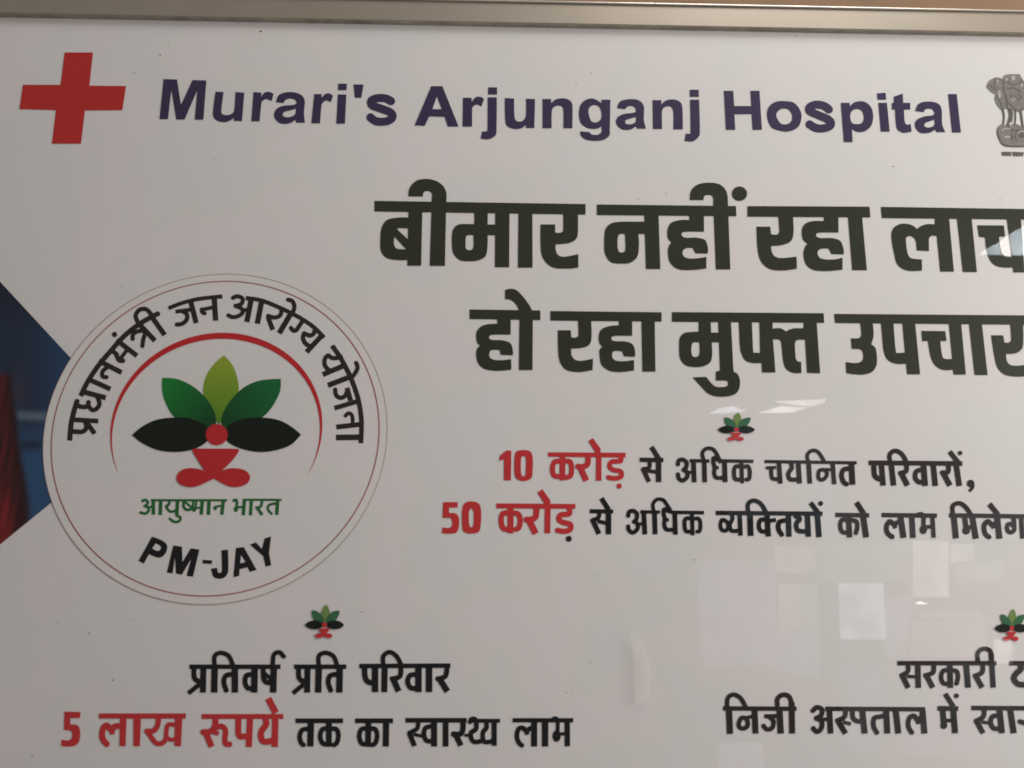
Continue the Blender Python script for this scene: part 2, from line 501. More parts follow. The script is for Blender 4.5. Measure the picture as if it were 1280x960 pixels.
word(E, 60, """P 605,147 1316,155 1316,215 605,208
P~ 782,200! 865,200! 868,310 855,360 810,382 738,388! 740,430 765,460 810,465 877,452! 875,525! 790,538 710,525 670,480 655,410 652,270! 735,270! 738,315! 765,318 785,305!
P~ 1043,205! 1128,207! 1128,305! 1025,305! 998,312 998,332 1020,340 1085,342 1130,360 1147,405 1145,440! 1075,437! 1065,405! 1020,402 1002,415 1002,445 1025,465 1080,468 1140,460! 1140,528! 1050,538 980,528 932,490 920,430 920,395 937,375! 918,350 915,300 935,262 985,243 1043,238!
P 1188,205 1272,205 1277,535 1194,535""", 'dark', 'second word of the second headline row')
word(Fq, 60, """P 107,160 1118,168 1122,232 107,225
P~ 155,390 160,330 195,298 250,292! 285,290! 285,215! 365,220! 368,297! 420,297! 420,362! 372,362! 375,430 365,490 320,520 262,527 200,515 162,470 | 238,385 250,362 290,362! 292,415 285,450 262,460 242,450 236,420
P 415,220 500,220 517,560 428,560
P~ 428,550! 515,555! 545,575 560,615 555,670 530,705 480,722 400,722 345,700 305,660 245,595! 335,592! 370,635 400,657 440,660 470,655 482,640 475,620 450,617 400,617! 400,557!
P~ 553,225! 640,225! 648,415 660,430 695,432! 690,225! 778,225! 778,270! 830,268 868,290! 910,270 985,268! 985,225! 1072,230! 1095,568! 1008,566! 995,345! 950,345 928,365 930,450 940,485 968,492! 970,566! 920,566 870,540 848,480 838,380 825,345 780,342! 797,563! 708,563! 705,500! 650,500 600,485 572,440 560,380""",
     'dark', 'third word of the second headline row, with a hook below')
word(G, 60, """P 15,172 1400,183 1400,246 22,233
P~ 188,225! 272,228! 278,310 270,350 262,375! 290,400 300,460 295,520 265,560 210,577 150,575 97,567! 92,493! 150,500 190,493 208,470 205,425 185,408 133,405! 127,335! 175,335 195,318 195,280
P~ 328,230! 410,232! 425,415 440,432 488,430! 470,232! 555,235! 588,575! 502,575! 495,505! 430,505 375,480 348,430 338,350
P~ 598,285! 755,287! 765,352! 722,355! 735,450 755,472 803,472! 780,235! 862,237! 893,577! 812,577! 808,545! 740,545 690,515 660,460 640,352! 603,355!
P 915,240 1000,240 1038,580 952,580
P~ 1190,240! 1275,240! 1275,370 1262,410 1225,435 1160,440! 1165,480 1185,510 1230,518 1300,512! 1300,588! 1220,590 1150,575 1105,530 1085,460 1062,315! 1142,315! 1150,362! 1175,365 1197,350!""",
     'dark', 'headline word cut by the right edge, lower row')

# ---- "10" line
word((610, 500, 6.095), 36, """P 140,385 178,385 175,612 122,612 122,450 87,465 90,425
P~ 270,380 325,395 342,450 340,540 330,595 270,618 215,595 202,540 202,450 215,395 | 255,440 270,425 288,440 290,500 285,570 270,580 255,568 250,500""",
     'red', 'red numeral 10')
word((610, 500, 6.095), 36, """P 457,398 1050,402 1048,438 460,432
W40 568,425 568,612
~W36 568,468 510,470 492,520 505,575 560,582; ~W36 575,468 625,470 638,520 630,575 600,590
~W40 763,430 760,485 725,508 680,505 ; W42 700,505 750,615
P 825,430 865,430 865,615 822,615; P 765,312 800,290 858,370 858,410 825,410
~W34 1010,430 1010,465 945,470 927,505 955,532 1012,545 1012,585 960,597 912,588
O 1000,655 20,20""", 'red', 'red word after the 10')
SS = (790, 500, 5.3333); T = (1010, 540, 5.3333)
word(SS, 26, """52,398 210,400; ~W24 118,400 115,450 70,460; W26 72,455 115,545; W22 100,472 175,480; W32 178,400 178,547; W28 130,312 182,395""",
     'brownblack', 'small dark word between red word and long word, upper line')
word(SS, 26, """@840,550,11.636
~W62 88,362 100,300 160,285 215,330 205,400 165,440; ~W62 165,430 215,460 225,530 160,590 100,555 88,490; W45 215,470 300,470; W50 258,300 545,305; W70 315,300 325,615
W68 470,280 478,615; ~W55 465,290 442,190 500,125 590,130 650,200 710,330
~W60 640,262 605,265 602,320 622,395 615,480 645,545 740,552; W48 620,402 682,402; W60 615,268 715,300; W50 700,302 1185,310; W72 765,310 775,612
W58 1010,300 1022,630; ~W60 1010,385 930,385 905,440 910,540 940,575 1010,572; ~W58 1030,400 1100,380 1132,440 1125,560 1075,575""",
     'brownblack', 'dark word ending beneath the small leaf emblem, upper line')
word(SS, 28, """@950,560,12.8
W52 75,215 1549,236; W52 95,318 258,312; ~W64 180,320 186,440 212,492 305,497; W75 305,240 328,570
~W70 500,250 510,320 462,390 455,440 490,502 620,500; W78 615,250 635,568
W75 780,240 800,570; ~W58 775,215 757,112 830,42 930,62 1030,210
~cW62 935,430 950,365 1000,347 1065,370 1065,450 1000,508 945,490; W45 1050,335 1150,350; W72 1165,250 1190,580
@
~W28 1458,458 1413,463 1398,503 1413,548 1435,561; W34 1463,418 1471,565""", 'brownblack', 'dark word starting under the leaf emblem right side')
word(T, 28, """405,205 1030,210; ~W30 440,210 445,288 478,313 500,313; W32 490,210 502,357
W32 555,205 572,357; ~W26 548,200 546,150 580,125 625,145 658,200
~W28 657,210 655,260 610,275; W32 620,268 665,357
~W28 775,252 727,260 715,300 738,332 780,332; W34 770,210 782,360; W32 835,210 850,360
~W28 935,210 935,265 890,270; W32 900,268 948,357; W32 988,210 1010,360; W28 945,130 1005,205; O 1015,140 15,15
O 1085,343 25,25; ~W18 1100,345 1098,370 1078,392""", 'brownblack', 'last dark word of the upper line, followed by a comma')

# ---- "50" line
U = (540, 610, 5.12); V_ = (770, 610, 4.923); Wt = (1020, 610, 4.923)
word(U, 34, """P~ 72,90! 165,90! 165,125! 110,125! 110,160! 150,162 172,190 172,250 155,285 120,292 65,290! 68,252! 110,255 128,240 128,205 115,192 68,192!
P~ 252,85 300,100 315,150 312,235 300,280 252,292 205,280 193,235 193,150 207,100 | 238,150 252,130 266,150 268,200 264,240 252,252 240,240 236,200""",
     'red', 'red numeral 50')
word(U, 34, """P 412,98 918,102 918,133 412,130
W36 503,128 503,290; ~W32 503,160 455,163 443,205 457,258 503,264; ~W32 510,160 550,165 565,200 558,250 535,265
~W36 670,130 665,180 640,200 600,202; W38 618,198 665,292
P 722,130 760,130 757,290 720,290; P 675,28 708,8 758,80 758,108 725,108
~W32 880,132 878,165 825,172 813,200 840,220 885,232 885,265 850,277 797,270""", 'red', 'red word after the 50')
ink('dot', U, 10, "O 876,325 19,19", M['black'], sign, label='dark dot under the lower red word')
word(U, 24, """1010,148 1160,150; ~W24 1072,150 1065,190 1020,208; W28 1028,203 1070,293; W22 1060,212 1120,225; W32 1130,150 1130,296; W28 1085,65 1132,140""",
     'black', 'small dark word after the lower red word')
word(V_, 26, """@780,615,11.636
~W62 62,355 78,288 140,275 190,320 180,400 140,435; ~W62 140,425 195,460 200,530 135,590 75,555 62,490; W45 190,465 280,460; W48 240,287 525,292; W70 290,290 305,615
W70 445,280 455,615; ~W52 440,290 422,180 480,108 570,115 630,190 682,275
~W60 620,250 582,255 578,315 595,390 588,470 618,542 720,548; W50 600,402 655,405; W60 590,257 695,290; W52 690,295 1165,300; W70 740,300 750,620
W58 990,300 1000,630; ~W60 990,385 905,385 882,440 890,540 920,575 985,572; ~W56 1010,395 1080,385 1112,440 1105,560 1060,575""", 'black', 'dark second word of the lower line')
word(V_, 24, """615,153 1272,158
@890,630,18.286
~cW88 195,470 222,372 285,368 375,455 345,590 270,608 215,570; ~W94 460,240 470,340 428,420 408,500 435,590 500,618 640,600; W102 635,220 655,725
@
W32 825,155 830,295; ~W24 815,150 813,100 845,77 890,95 925,150
W30 930,160 938,298; ~W24 930,195 890,197 880,235 895,265 935,267; W22 935,205 985,195
~W26 1055,198 1008,208 1000,250 1025,292; W30 1062,160 1065,300
~W26 1102,170 1132,190 1110,220 1122,262 1185,267; W30 1178,160 1185,300
W30 1240,160 1250,302; W26 1198,90 1245,152; O 1260,95 15,15""", 'black', 'longest dark word of the lower line')
word(Wt, 24, """120,165 328,168; W30 200,168 208,304; ~ 200,197 160,197 150,235 165,272 205,272; ~ 210,197 248,205 255,240 245,282; W32 290,168 310,304; W28 250,88 297,160""",
     'brownblack', 'short dark word right of the longest one')
word(Wt, 24, """405,166 745,170; ~W26 530,207 505,210 480,222 455,205 435,235 442,278 475,303; W22 478,215 490,248; W32 520,170 540,307
W30 590,170 598,307; @1130,630,19.2
~W66 335,232 430,225 480,280; W104 475,230 472,540; O 467,615 88,108; W92 490,552 690,545; W104 685,300 717,806""", 'brownblack', 'dark word left of the cut one, lower line')
word(Wt, 24, """820,168 1400,176; W32 848,165 862,310; ~W24 845,165 842,112 880,93 920,115 955,165
W28 915,175 925,250; O 925,262 24,24; W22 930,242 980,236; W32 962,175 985,312
~W26 1120,207 1085,225 1060,205 1035,230 1042,280 1070,304; W22 1080,215 1095,248; W32 1115,175 1130,312; W28 1068,98 1122,165
@1210,630,17.457
~cW92 855,500 880,440 950,440 1010,500 1010,570 940,620 870,580; W104 1000,280 1012,500; W98 1165,280 1192,755""", 'brownblack', 'dark word cut by the right edge, lower line')

# ---- bottom left
Y = (220, 740, 3.5556); Z = (60, 860, 4); AA = (350, 860, 6.4); BB = (500, 860, 5.3333)
word(Y, 18, """60,332 465,332; ~W20 80,335 82,380 100,396 122,396; W24 122,335 120,447; W18 55,450 105,410
W26 172,335 170,447; ~W18 172,325 172,285 200,270 235,285 253,325
~W20 255,365 222,372 213,402 226,442; W26 262,335 262,447
~W20 348,367 315,370 307,400 320,427 348,427; W26 350,335 348,447
~W20 388,335 390,385 405,402 432,402; W16 390,358 432,395; W26 435,335 432,447; ~W18 430,330 435,280 460,268 482,290""", 'black', 'first dark word below the small left emblem')
word(Y, 18, """525,332 757,332; ~W20 545,335 547,380 565,396 585,396; W24 585,335 583,447; W18 520,450 568,410
W26 635,335 632,447; ~W18 635,325 635,285 663,270 700,285 716,325; ~W20 720,365 686,372 677,402 690,442; W26 728,335 726,447""", 'black', 'short dark word in the middle of its line')
word(Y, 18, """815,329 1220,327; ~W22 838,332 842,382 860,402 888,402; W26 885,330 885,445; W24 928,330 926,445; ~W18 922,322 922,285 950,267 980,285 1001,322
~W20 1000,335 995,375 955,387; W24 965,383 990,442
~W20 1075,367 1042,370 1030,397 1045,427 1078,425; W26 1078,335 1078,445; W26 1125,335 1125,445; ~W20 1205,335 1197,375 1158,387; W24 1170,383 1207,442""",
     'black', 'third dark word below the small left emblem')
word(Z, 30, """P~ 82,118! 163,120! 160,150! 112,150! 112,182! 145,185 160,210 158,260 140,285 105,293 65,290! 68,258! 100,262 118,250 120,222 105,212 80,210!""",
     'red', 'red numeral 5')
word(Z, 30, """P 255,127 690,127 688,153 255,153
~W28 365,190 335,192 318,210 295,187 275,205 272,250 298,285; W24 318,200 322,232; P 360,150 393,150 388,291 357,291
P 427,150 465,150 460,291 427,291
P 635,150 672,150 665,291 632,291
@170,880,16
~W108 450,250 435,420 350,535 195,545; ~W100 235,560 330,700 410,785 520,785 600,710; ~W92 600,730 612,500 650,415 730,410 820,430; ~W80 610,660 700,715 810,690""",
     'red', 'red word with two uprights after the 5')
word(Z, 30, """@245,865,11.13
W68 80,340 1215,340; ~W84 270,350 265,470 200,550 85,558; W86 135,560 218,762; ~W76 280,500 350,475 410,530 402,650 415,722 478,727; W60 240,560 318,580
~W84 592,350 590,560 620,618 720,612; W86 755,350 735,765; ~W86 965,360 978,450 920,530 902,600 930,680 1000,692 1085,665; W90 1105,330 1095,765; W92 1005,88 1112,290""",
     'red', 'red word with a raised slanted stroke, bottom line')
word(AA, 34, """W34 125,262 505,262; ~ 240,327 180,335 158,385 170,438 192,457; W46 248,270 243,468
W42 392,270 392,470; ~ 390,325 340,330 322,390 345,445 392,447; ~ 400,325 452,330 468,380 455,438 428,457""", 'black', 'short dark word of the bottom line')
word(AA, 34, """602,262 905,262; W42 708,270 705,470; ~ 705,325 652,330 635,390 657,445 705,447; ~ 715,325 763,330 778,380 765,438 738,457; W44 850,270 847,468""",
     'black', 'dark word with a lone upright, bottom line')
word(BB, 28, """W28 38,215 445,215; ~W26 122,215 115,270 55,302; W30 62,298 98,387; W20 90,308 155,322
~W28 220,255 172,265 160,310 180,352 228,352; W36 228,220 228,390; W34 305,220 305,390
@560,885,16
W80 430,255 1042,255; ~W110 300,250 300,420 250,520 88,520; W112 160,540 262,752; W60 330,550 410,545
~W95 440,285 475,222 550,230 570,330 555,430 465,490 465,600 520,672 600,675 710,650; ~W92 770,290 770,400 705,480 700,600 745,680 880,668; W106 925,260 925,755""",
     'black', 'long dark word of the bottom line')
word(BB, 28, """W26 752,215 1155,215; ~W28 895,265 865,270 845,288 818,265 790,275 780,320 792,362 817,385; W24 843,280 850,312; W36 895,220 895,390
W38 968,220 968,390; @685,885,17.45
~W85 85,262 150,222 210,260 215,400 212,560; O 190,610 90,128; W74 240,565 380,562; W116 420,250 425,835""",
     'black', 'last dark word of the bottom line')

# ---- bottom right
CC = (1100, 740, 6.857); DD = (890, 860, 6.095); EE = (1080, 860, 6.4)
word(CC, 34, """150,610 1000,610; ~ 240,620 240,680 178,718; W40 190,712 245,822; W26 230,722 320,727; W42 325,620 330,822
~W36 462,625 455,690 380,718; W40 398,712 455,820
W42 600,620 605,822; ~ 600,670 545,675 525,725 545,782 600,785; ~ 610,670 658,680 670,730 655,792; W44 740,620 757,820
~W36 882,625 875,690 805,722; W40 820,716 878,820; W40 955,530 972,820; ~W34 842,598 837,530 870,492 920,490 950,515 960,590""", 'brownblack', 'dark word left of the cut lower right emblem')
word(CC, 34, """1110,610 1500,612; ~W44 1200,615 1210,660 1172,695 1148,740 1178,785 1225,795 1285,785; W42 1290,620 1300,822""", 'brownblack', 'dark word cut by the right edge under the lower emblem')
word(DD, 30, """85,155 645,158; W42 130,160 138,350; ~W30 118,155 120,80 165,50 220,78 260,150
~cW30 205,270 228,227 265,237 273,285 245,308 213,300; W24 258,228 312,215; W40 325,160 333,347
W28 400,215 515,213; ~W30 440,222 470,252 460,303 420,315 390,283; W42 515,160 525,347; W40 608,110 612,347; ~W32 500,135 500,82 540,52 588,65 610,125""",
     'brownblack', 'first dark word of the lower right line')
word(DD, 30, """~W32 765,178 800,147 840,165 830,212 790,230; ~W32 790,230 835,250 835,305 802,333 768,302; W26 830,240 900,236; W30 865,158 1624,162; W38 895,160 905,347
~W32 1020,165 1010,220 948,252; W36 960,248 1020,347; W24 1000,258 1060,275; ~W32 1070,165 1075,225 1105,252 1150,252; W40 1145,160 1165,347
~W32 1300,212 1285,218 1238,230 1232,290 1262,347; W40 1328,165 1337,347; W40 1401,165 1421,347
~W32 1600,212 1570,248 1541,212 1503,232 1498,296 1528,345; W26 1565,235 1575,275; W40 1605,165 1620,347""", 'brownblack', 'long dark word of the lower right line')
word(EE, 34, """590,162 755,165; W40 630,165 640,290; O 640,300 28,28; W28 650,262 720,256; W42 715,165 730,362; W34 650,45 718,150; O 740,62 20,20""",
     'brownblack', 'short dark word with a dot above, lower right line')
word(EE, 34, """W32 860,160 1400,162; ~ 962,165 955,230 888,268; W36 900,262 955,362; W24 940,272 1010,280
~ 1080,218 1028,230 1015,280 1040,322 1090,325; W42 1085,165 1105,362; W42 1170,165 1200,362; ~ 1240,265 1300,285""", 'brownblack', 'dark word cut by the right edge, lower right line')

# ------------------------------------------------------------------ printed photograph behind the round logo
def smooth(a, b, x):
    t = min(1, max(0, (x - a) / (b - a))); return t * t * (3 - 2 * t)


def photo_col(px, py):
    navy = np.array((0.018, 0.030, 0.062)); blue = np.array((0.022, 0.062, 0.135)); black = np.array((0.008, 0.010, 0.016))
    c = navy * (1 - smooth(30, 85, px)) + blue * 0.85 * smooth(30, 85, px)
    c = c * (0.55 + 0.45 * smooth(350, 430, py))
    lo = smooth(520, 560, py)
    c = c * (1 - lo) + (blue * 1.25) * lo
    st = math.exp(-((py - (518 + 0.05 * px)) / 5.0) ** 2) * smooth(16, 26, px)
    c = c * (1 - 0.6 * st) + np.array((0.20, 0.26, 0.33)) * 0.6 * st
    st = math.exp(-((py - 556) / 7.0) ** 2) * smooth(20, 30, px) * (1 - smooth(45, 60, px))
    c = c * (1 - 0.8 * st) + black * 0.8 * st
    st = math.exp(-(((px - 24) / 9.0) ** 2 + ((py - 490) / 22.0) ** 2))
    c = c * (1 - 0.5 * st) + np.array((0.06, 0.045, 0.07)) * 0.5 * st
    edge = 14 + 10 * smooth(468, 560, py) + 13 * smooth(540, 640, py)
    top = smooth(462, 474, py + 0.02 * px * px)
    inr = (1 - smooth(edge - 4.5, edge + 4.5, px)) * top
    n = 0.5 + 0.5 * math.sin(px * 0.55 + py * 0.11) * math.sin(py * 0.045 + 1.3)
    red = np.array((0.11, 0.006, 0.008)) * (0.12 + 0.9 * n * (1 - smooth(2, edge, px)))
    low = smooth(600, 640, py) * (1 - smooth(8, 20, px))
    red = red * (1 - low) + np.array((0.24, 0.010, 0.012)) * (0.4 + 0.6 * n) * low
    c = c * (1 - inr) + (red + np.array((0.012, 0.006, 0.006))) * inr
    return c


ox = -240
nx, ny = 180, 190
me = bpy.data.meshes.new('photo_print')
vv, ff, cc = [], [], []
for j in range(ny + 1):
    py = 105 + (985 - 105) * j / ny
    # diagonal right-hand edge of the photograph; the round logo covers its tip
    pxr = 88 + (py - 447) * (88.0 / 95.0) if py < 515 else 46 - (py - 643) * (46.0 / 35.0) * 0.93
    if py < 515: pxr = min(pxr, 151)
    else: pxr = min(pxr, 151)
    pxr = max(pxr, ox + 0.5)
    for i in range(nx + 1):
        px = ox + (pxr - ox) * (i / nx)
        vv.append(at(px, py, -0.0002)); cc.append((*photo_col(px, py), 1))
for j in range(ny):
    for i in range(nx):
        a = j * (nx + 1) + i
        ff.append((a, a + nx + 1, a + nx + 2, a + 1))
me.from_pydata(vv, [], ff)
ca = me.color_attributes.new('Print', 'FLOAT_COLOR', 'POINT')
ca.data.foreach_set('color', np.array(cc, np.float32).ravel())
pm = mat('photo_print_ink', (0.1, 0.1, 0.1), 0.42)
an = pm.node_tree.nodes.new('ShaderNodeVertexColor'); an.layer_name = 'Print'
pm.node_tree.links.new(an.outputs[0], pm.node_tree.nodes['Principled BSDF'].inputs['Base Color'])
ph = link('photo_print', me, pm, sign)
ph['label'] = 'dark blue and red photograph printed at the left edge'

# ------------------------------------------------------------------ round logo
pts = [at(64.6, 549), at(473.7, 549), at(275, 351.6), at(263, 745)]
cx = (pts[0].x + pts[1].x) / 2; cz = (pts[2].z + pts[3].z) / 2
rx = (pts[1].x - pts[0].x) / 2; rz = (pts[2].z - pts[3].z) / 2
ko = 215.0 / 204.55


def ring_mesh(name, r0, r1, m, parent, y, n=160):
    v, f = [], []
    for k in range(n):
        a = 2 * math.pi * k / n
        for r in (r0, r1):
            v.append((cx + rx * r * math.cos(a), y, cz + rz * r * math.sin(a)))
    for k in range(n):
        a = 2 * k; b = 2 * ((k + 1) % n)
        f.append((a, b, b + 1, a + 1)) if r0 > 0 else f.append((a, b + 1, a + 1))
    me = bpy.data.meshes.new(name); me.from_pydata(v, [], f)
    return link(name, me, m, parent)


logo = ring_mesh('round_logo', 0.0, ko, M['white'], sign, -0.0004)
logo['label'] = 'white disc logo with leaves, seated red figure and arched lettering'
g = ring_mesh('thin_ring', ko * 0.9985 - 0.0012, ko, M['ringgrey'], logo, -0.0006)
g['label'] = 'outer hairline grey ring'
g = ring_mesh('thin_ring', 0.9968, 1.0032, M['ringred'], logo, -0.0006)
g['label'] = 'inner fine red ring'
Lt = (130, 400, 4.364)
LEAF = [
    ('leaflime', 'leaflimes', 2, "P~ 655,192! 700,245 728,320 733,390 690,480 625,575! 560,450 540,380 560,300 605,235", 'upright lime leaf'),
    ('leafmid', 'leafmids', 3, "P~ 317,315! 400,322 490,365 560,430 605,510 612,580! 560,600 480,580 385,530 340,460 318,390", 'upper left mid green leaf'),
    ('leafmid2', 'leafmids', 3, "P~ 965,320! 960,390 920,470 865,530 780,580 690,610 640,590! 645,520 690,440 760,370 850,330", 'upper right mid green leaf'),
    ('leafdark', 'leafdark', 4, "P~ 152,628! 210,580 290,543 380,532 470,537 560,580 580,640! 540,680 470,710 380,720 290,708 210,672", 'lower left black green leaf'),
    ('leafdark', 'leafdark', 4, "P~ 1075,625! 1020,680 940,710 850,720 760,705 690,675 655,640! 680,575 760,540 860,532 950,545 1020,580", 'lower right black green leaf')]
HEAD = "O 615,625 60,58"
BODY = "P~ 482,712 493,701! 727,702! 736,714 700,765 634,830! 660,815 710,808 770,820 797,855 780,892 725,911 670,902 600,864! 520,902 465,911 410,892 396,852 425,818 475,808 530,816 554,831! 515,770"
for mb, ms, ly, tx, lb in LEAF:
    ink('leaf', Lt, 10, tx, M[mb], logo, ly, lb)
ink('figure_head', Lt, 10, HEAD, M['logored'], logo, 6)
ink('figure_body', Lt, 10, BODY, M['logored'], logo, 6)
aL, aR, aT = at(130 + 37 / 4.364, 400 + 600 / 4.364), at(130 + 1191 / 4.364, 400 + 600 / 4.364), at(130 + 640 / 4.364, 400 + 70 / 4.364)
ar = (aR.x - aL.x) / 2
acx = (aL.x + aR.x) / 2
art = aT.z - at(277, 400 + 590 / 4.364).z
acz = aT.z - art
v, f = [], []
for k in range(121):
    th = math.radians(-27 + 234 * k / 120)
    t = 0.0060 * max(0.0, (math.sin(th) + 0.454) / 1.454) ** 0.95 + 0.00015
    c_, s_ = math.cos(th), math.sin(th)
    v += [(acx + ar * c_, -0.0007, acz + art * s_), (acx + (ar - t) * c_, -0.0007, acz + (art - t) * s_)]
    if k: f.append((2 * k - 2, 2 * k - 1, 2 * k + 1, 2 * k))
me = bpy.data.meshes.new('arc'); me.from_pydata(v, [], f)
arc = link('arc', me, M['logored'], logo); arc['label'] = 'tapering red arc above the leaves'
word((165, 610, 6.4), 20, """@170,615,10.667
~W37 82,122 125,105 158,135 140,172 110,190; ~W37 115,185 165,210 165,255 120,288 52,270; W30 155,215 225,185; W31 200,110 1215,110; W48 230,110 232,302; W48 330,110 322,307
~W37 445,115 440,160 395,198; ~W37 400,190 435,245 480,262 545,245; W48 555,110 543,312; ~W36 535,312 592,340 575,388 510,397 442,350
~W37 640,110 635,190 670,235 725,232 762,200; W30 650,130 755,215; W32 765,110 758,205; W30 805,110 795,225; O 775,238 27,27; W28 780,218 880,205; W48 885,110 870,302
W48 975,110 965,305; O 1055,215 26,28; W30 1055,195 1160,182; W48 1165,110 1145,302""", 'green', 'green first word under the figure', parent=logo, layer=2)
word((165, 610, 6.4), 20, """@285,615,18.286
~W64 120,200 185,180 205,250 195,345; O 180,395 52,62; W54 190,345 345,345; W52 340,177 1225,180; W80 375,180 350,532; W78 535,190 515,532
~W64 780,190 762,300 720,350 640,355; W70 665,360 785,525; ~W58 1100,262 1000,275 918,325 925,420 1010,505; W82 1135,190 1115,522""", 'green', 'green second word under the figure', parent=logo, layer=2)
word((160, 600, 6.095), 30, """P~ 183,430! 262,462 298,500 285,560 235,592 160,565! 120,638! 80,615! | 210,482! 245,500 250,525 225,540 185,522!
P 345,498 412,508 415,625 478,520 545,530 495,738 445,730 482,600 410,722 365,712 358,590 340,712 295,705
P 570,608 642,612 638,640 565,636
P~ 712,535! 762,530! 765,650 760,710 730,745 690,752 650,735 632,675! 678,668! 688,705 705,705 715,690 715,650
P 822,518 882,510 980,685 928,700 910,665 850,680 848,730 803,742 | 862,570 855,635 895,625
P 928,492 975,475 1020,525 1040,445 1090,430 1075,560 1092,650 1048,660 1030,580""", 'black', 'black lettering PM-JAY at the foot of the logo', parent=logo, layer=2)
O_ = (80, 380, 5.3333); Pq = (200, 360, 7.111); Q = (360, 380, 5.3333)
word(O_, 24, """~W27 38,910 48,800 68,710 90,640; ~W26 112,612 160,515 230,410 310,315 400,215 500,135 580,88 632,62
@80,480,12
W72 150,535 515,556; ~W72 135,712 270,715 335,660 325,575; W72 340,575 462,745
~W70 205,325 290,345 350,330 372,262; ~W68 370,335 425,388 490,370 532,295 500,185; W78 270,112 628,207
@
W26 165,502 310,567
W26 232,378 385,457; ~W22 292,420 258,448 258,482 288,488
W26 350,240 487,345; W24 308,296 360,345; ~W24 350,340 368,375 398,378; W20 378,362 425,300
O 337,203 18,18
W26 497,128 607,245; ~W22 458,238 462,200 500,180 548,180; ~W22 548,182 530,230 522,288
W26 582,80 672,207; ~W23 492,122 478,75 505,38 550,36 590,80""", 'brownblack', 'first arched word, left flank of the logo', parent=logo, layer=2)
word(Pq, 28, """~W25 75,180 200,132 350,96 555,74; W32 272,112 322,312; W25 138,210 290,190; ~W27 200,205 240,235 235,285 195,318 142,325
W34 482,85 495,290; W24 360,195 490,168; ~W25 372,185 375,212 402,228""", 'brownblack', 'second arched word near the top of the logo', parent=logo, layer=2)
word(Pq, 28, """~W26 643,90 688,73 735,95 722,142 662,160; ~W26 668,158 725,182 735,218 695,250 645,258 603,240; W24 725,198 800,190; ~W26 762,88 900,110 1050,168 1200,240 1270,280 1370,350 1460,440
W34 812,95 772,302; W34 905,115 865,317; ~W27 1082,185 1070,240 1020,262 952,245; W30 960,258 1003,372; W34 1165,225 1060,402; ~W27 1132,102 1178,118 1195,170 1175,230
@335,375,13.71
~W74 600,345 540,440 480,518 430,520 388,470
@
@335,375,13.71
~W76 810,490 780,580 710,607 625,570; ~W76 625,560 600,640 640,740 730,795; W88 930,600 662,892""", 'brownblack', 'third arched word, upper right of the logo', parent=logo, layer=2)
word(Q, 24, """~W25 295,278 350,358 402,455 440,545 472,650 490,780 486,928
@395,425,12
~W66 385,245 300,272 235,265 185,225; ~W66 190,225 140,270 127,350 160,420 220,465; W78 440,375 102,518
W80 530,545 180,680; ~W64 530,575 610,460 622,390 598,335; ~W66 287,730 302,825 370,868 440,835 462,785; W76 465,715 520,910
@
W25 460,650 310,694
W26 485,802 322,820; ~W20 432,800 428,745 405,728 380,748
W30 475,888 320,890""", 'brownblack', 'last arched word, right flank of the logo', parent=logo, layer=2)

# ---- three small leaf emblems
for (sx0, sy0, kx, ky, lb) in ((381, 755.7, .0534, .0585, 'small leaf emblem above the lower left text'),
                               (897.4, 515.5, .0503, .0495, 'small leaf emblem under the headline'),
                               (1243.4, 761, .0462, .0560, 'small leaf emblem near the lower right corner')):
    fn = lambda u, v, a=sx0, b=sy0, c=kx, d=ky: (a + (u - 152) * c, b + (v - 192) * d)
    em = ink('leaf_emblem', Lt, 10, BODY, M['red'], sign, 6, lb, fn)
    for mb, ms, ly, tx, _ in LEAF:
        ink('leaf', Lt, 10, tx, M[ms], em, ly, None, fn)
    ink('figure_head', Lt, 10, HEAD, M['red'], em, 7, None, fn)

# ---- pillar emblem with lions, upper right, cut by the edge
FF = (1220, 80, 7.68)
em = ink('lion_emblem', FF, 10, """P~ 100,215! 125,165 165,138 205,128 262,142! 265,112! 300,98! 420,96! 445,140 470,160 640,130! 640,440 560,450 470,440 400,460 350,432 290,430 245,440 200,385 180,330 190,290! 150,270 120,240
P~ 203,650 215,600 255,572! 300,592 380,572 430,598! 660,600! 690,660 650,745! 640,800! 290,795! 235,750""", M['grey'], sign, 0, 'grey emblem of lions on a pillar, cut by the right edge')
ink('figure_shading', FF, 10, """~W10 262,150 268,250 290,330 300,425; ~W9 300,150 330,190 400,190 445,150; ~W8 190,150 175,200 190,260; ~W9 190,300 230,360 250,430
~W9 300,250 340,230 390,240 430,270; ~W10 290,330 330,390 400,440 460,430; ~W8 330,300 370,340; ~W8 370,300 420,350; ~W8 400,290 450,330; ~W8 120,200 150,215 165,260
~W10 215,610 208,660 235,740; ~W12 240,750 300,785 470,790; W8 345,620 345,740; ~W10 300,600 380,640 460,625; O 435,685 24,24; ~W9 390,640 375,690 395,740""", M['greydark'], em, 1)
ink('figure_highlight', FF, 10, """O 358,135 20,22; O 295,150 12,14; O 225,290 14,40; O 205,165 12,14; W14 270,700 325,700; O 440,205 10,20; W6 335,350 365,320; W6 350,365 388,325; ~W10 250,640 280,620 330,620
~W9 405,665 435,640 461,650""", M['greylight'], em, 2)['kind'] = 'stuff'
ink('column', FF, 10, """~W14 255,430 270,500 262,580; ~W20 318,425 330,500 300,600; ~W12 375,440 380,520 370,590; ~W16 430,450 440,520 452,610; ~W10 340,430 350,480 340,560""", M['greydark'], em, 1)
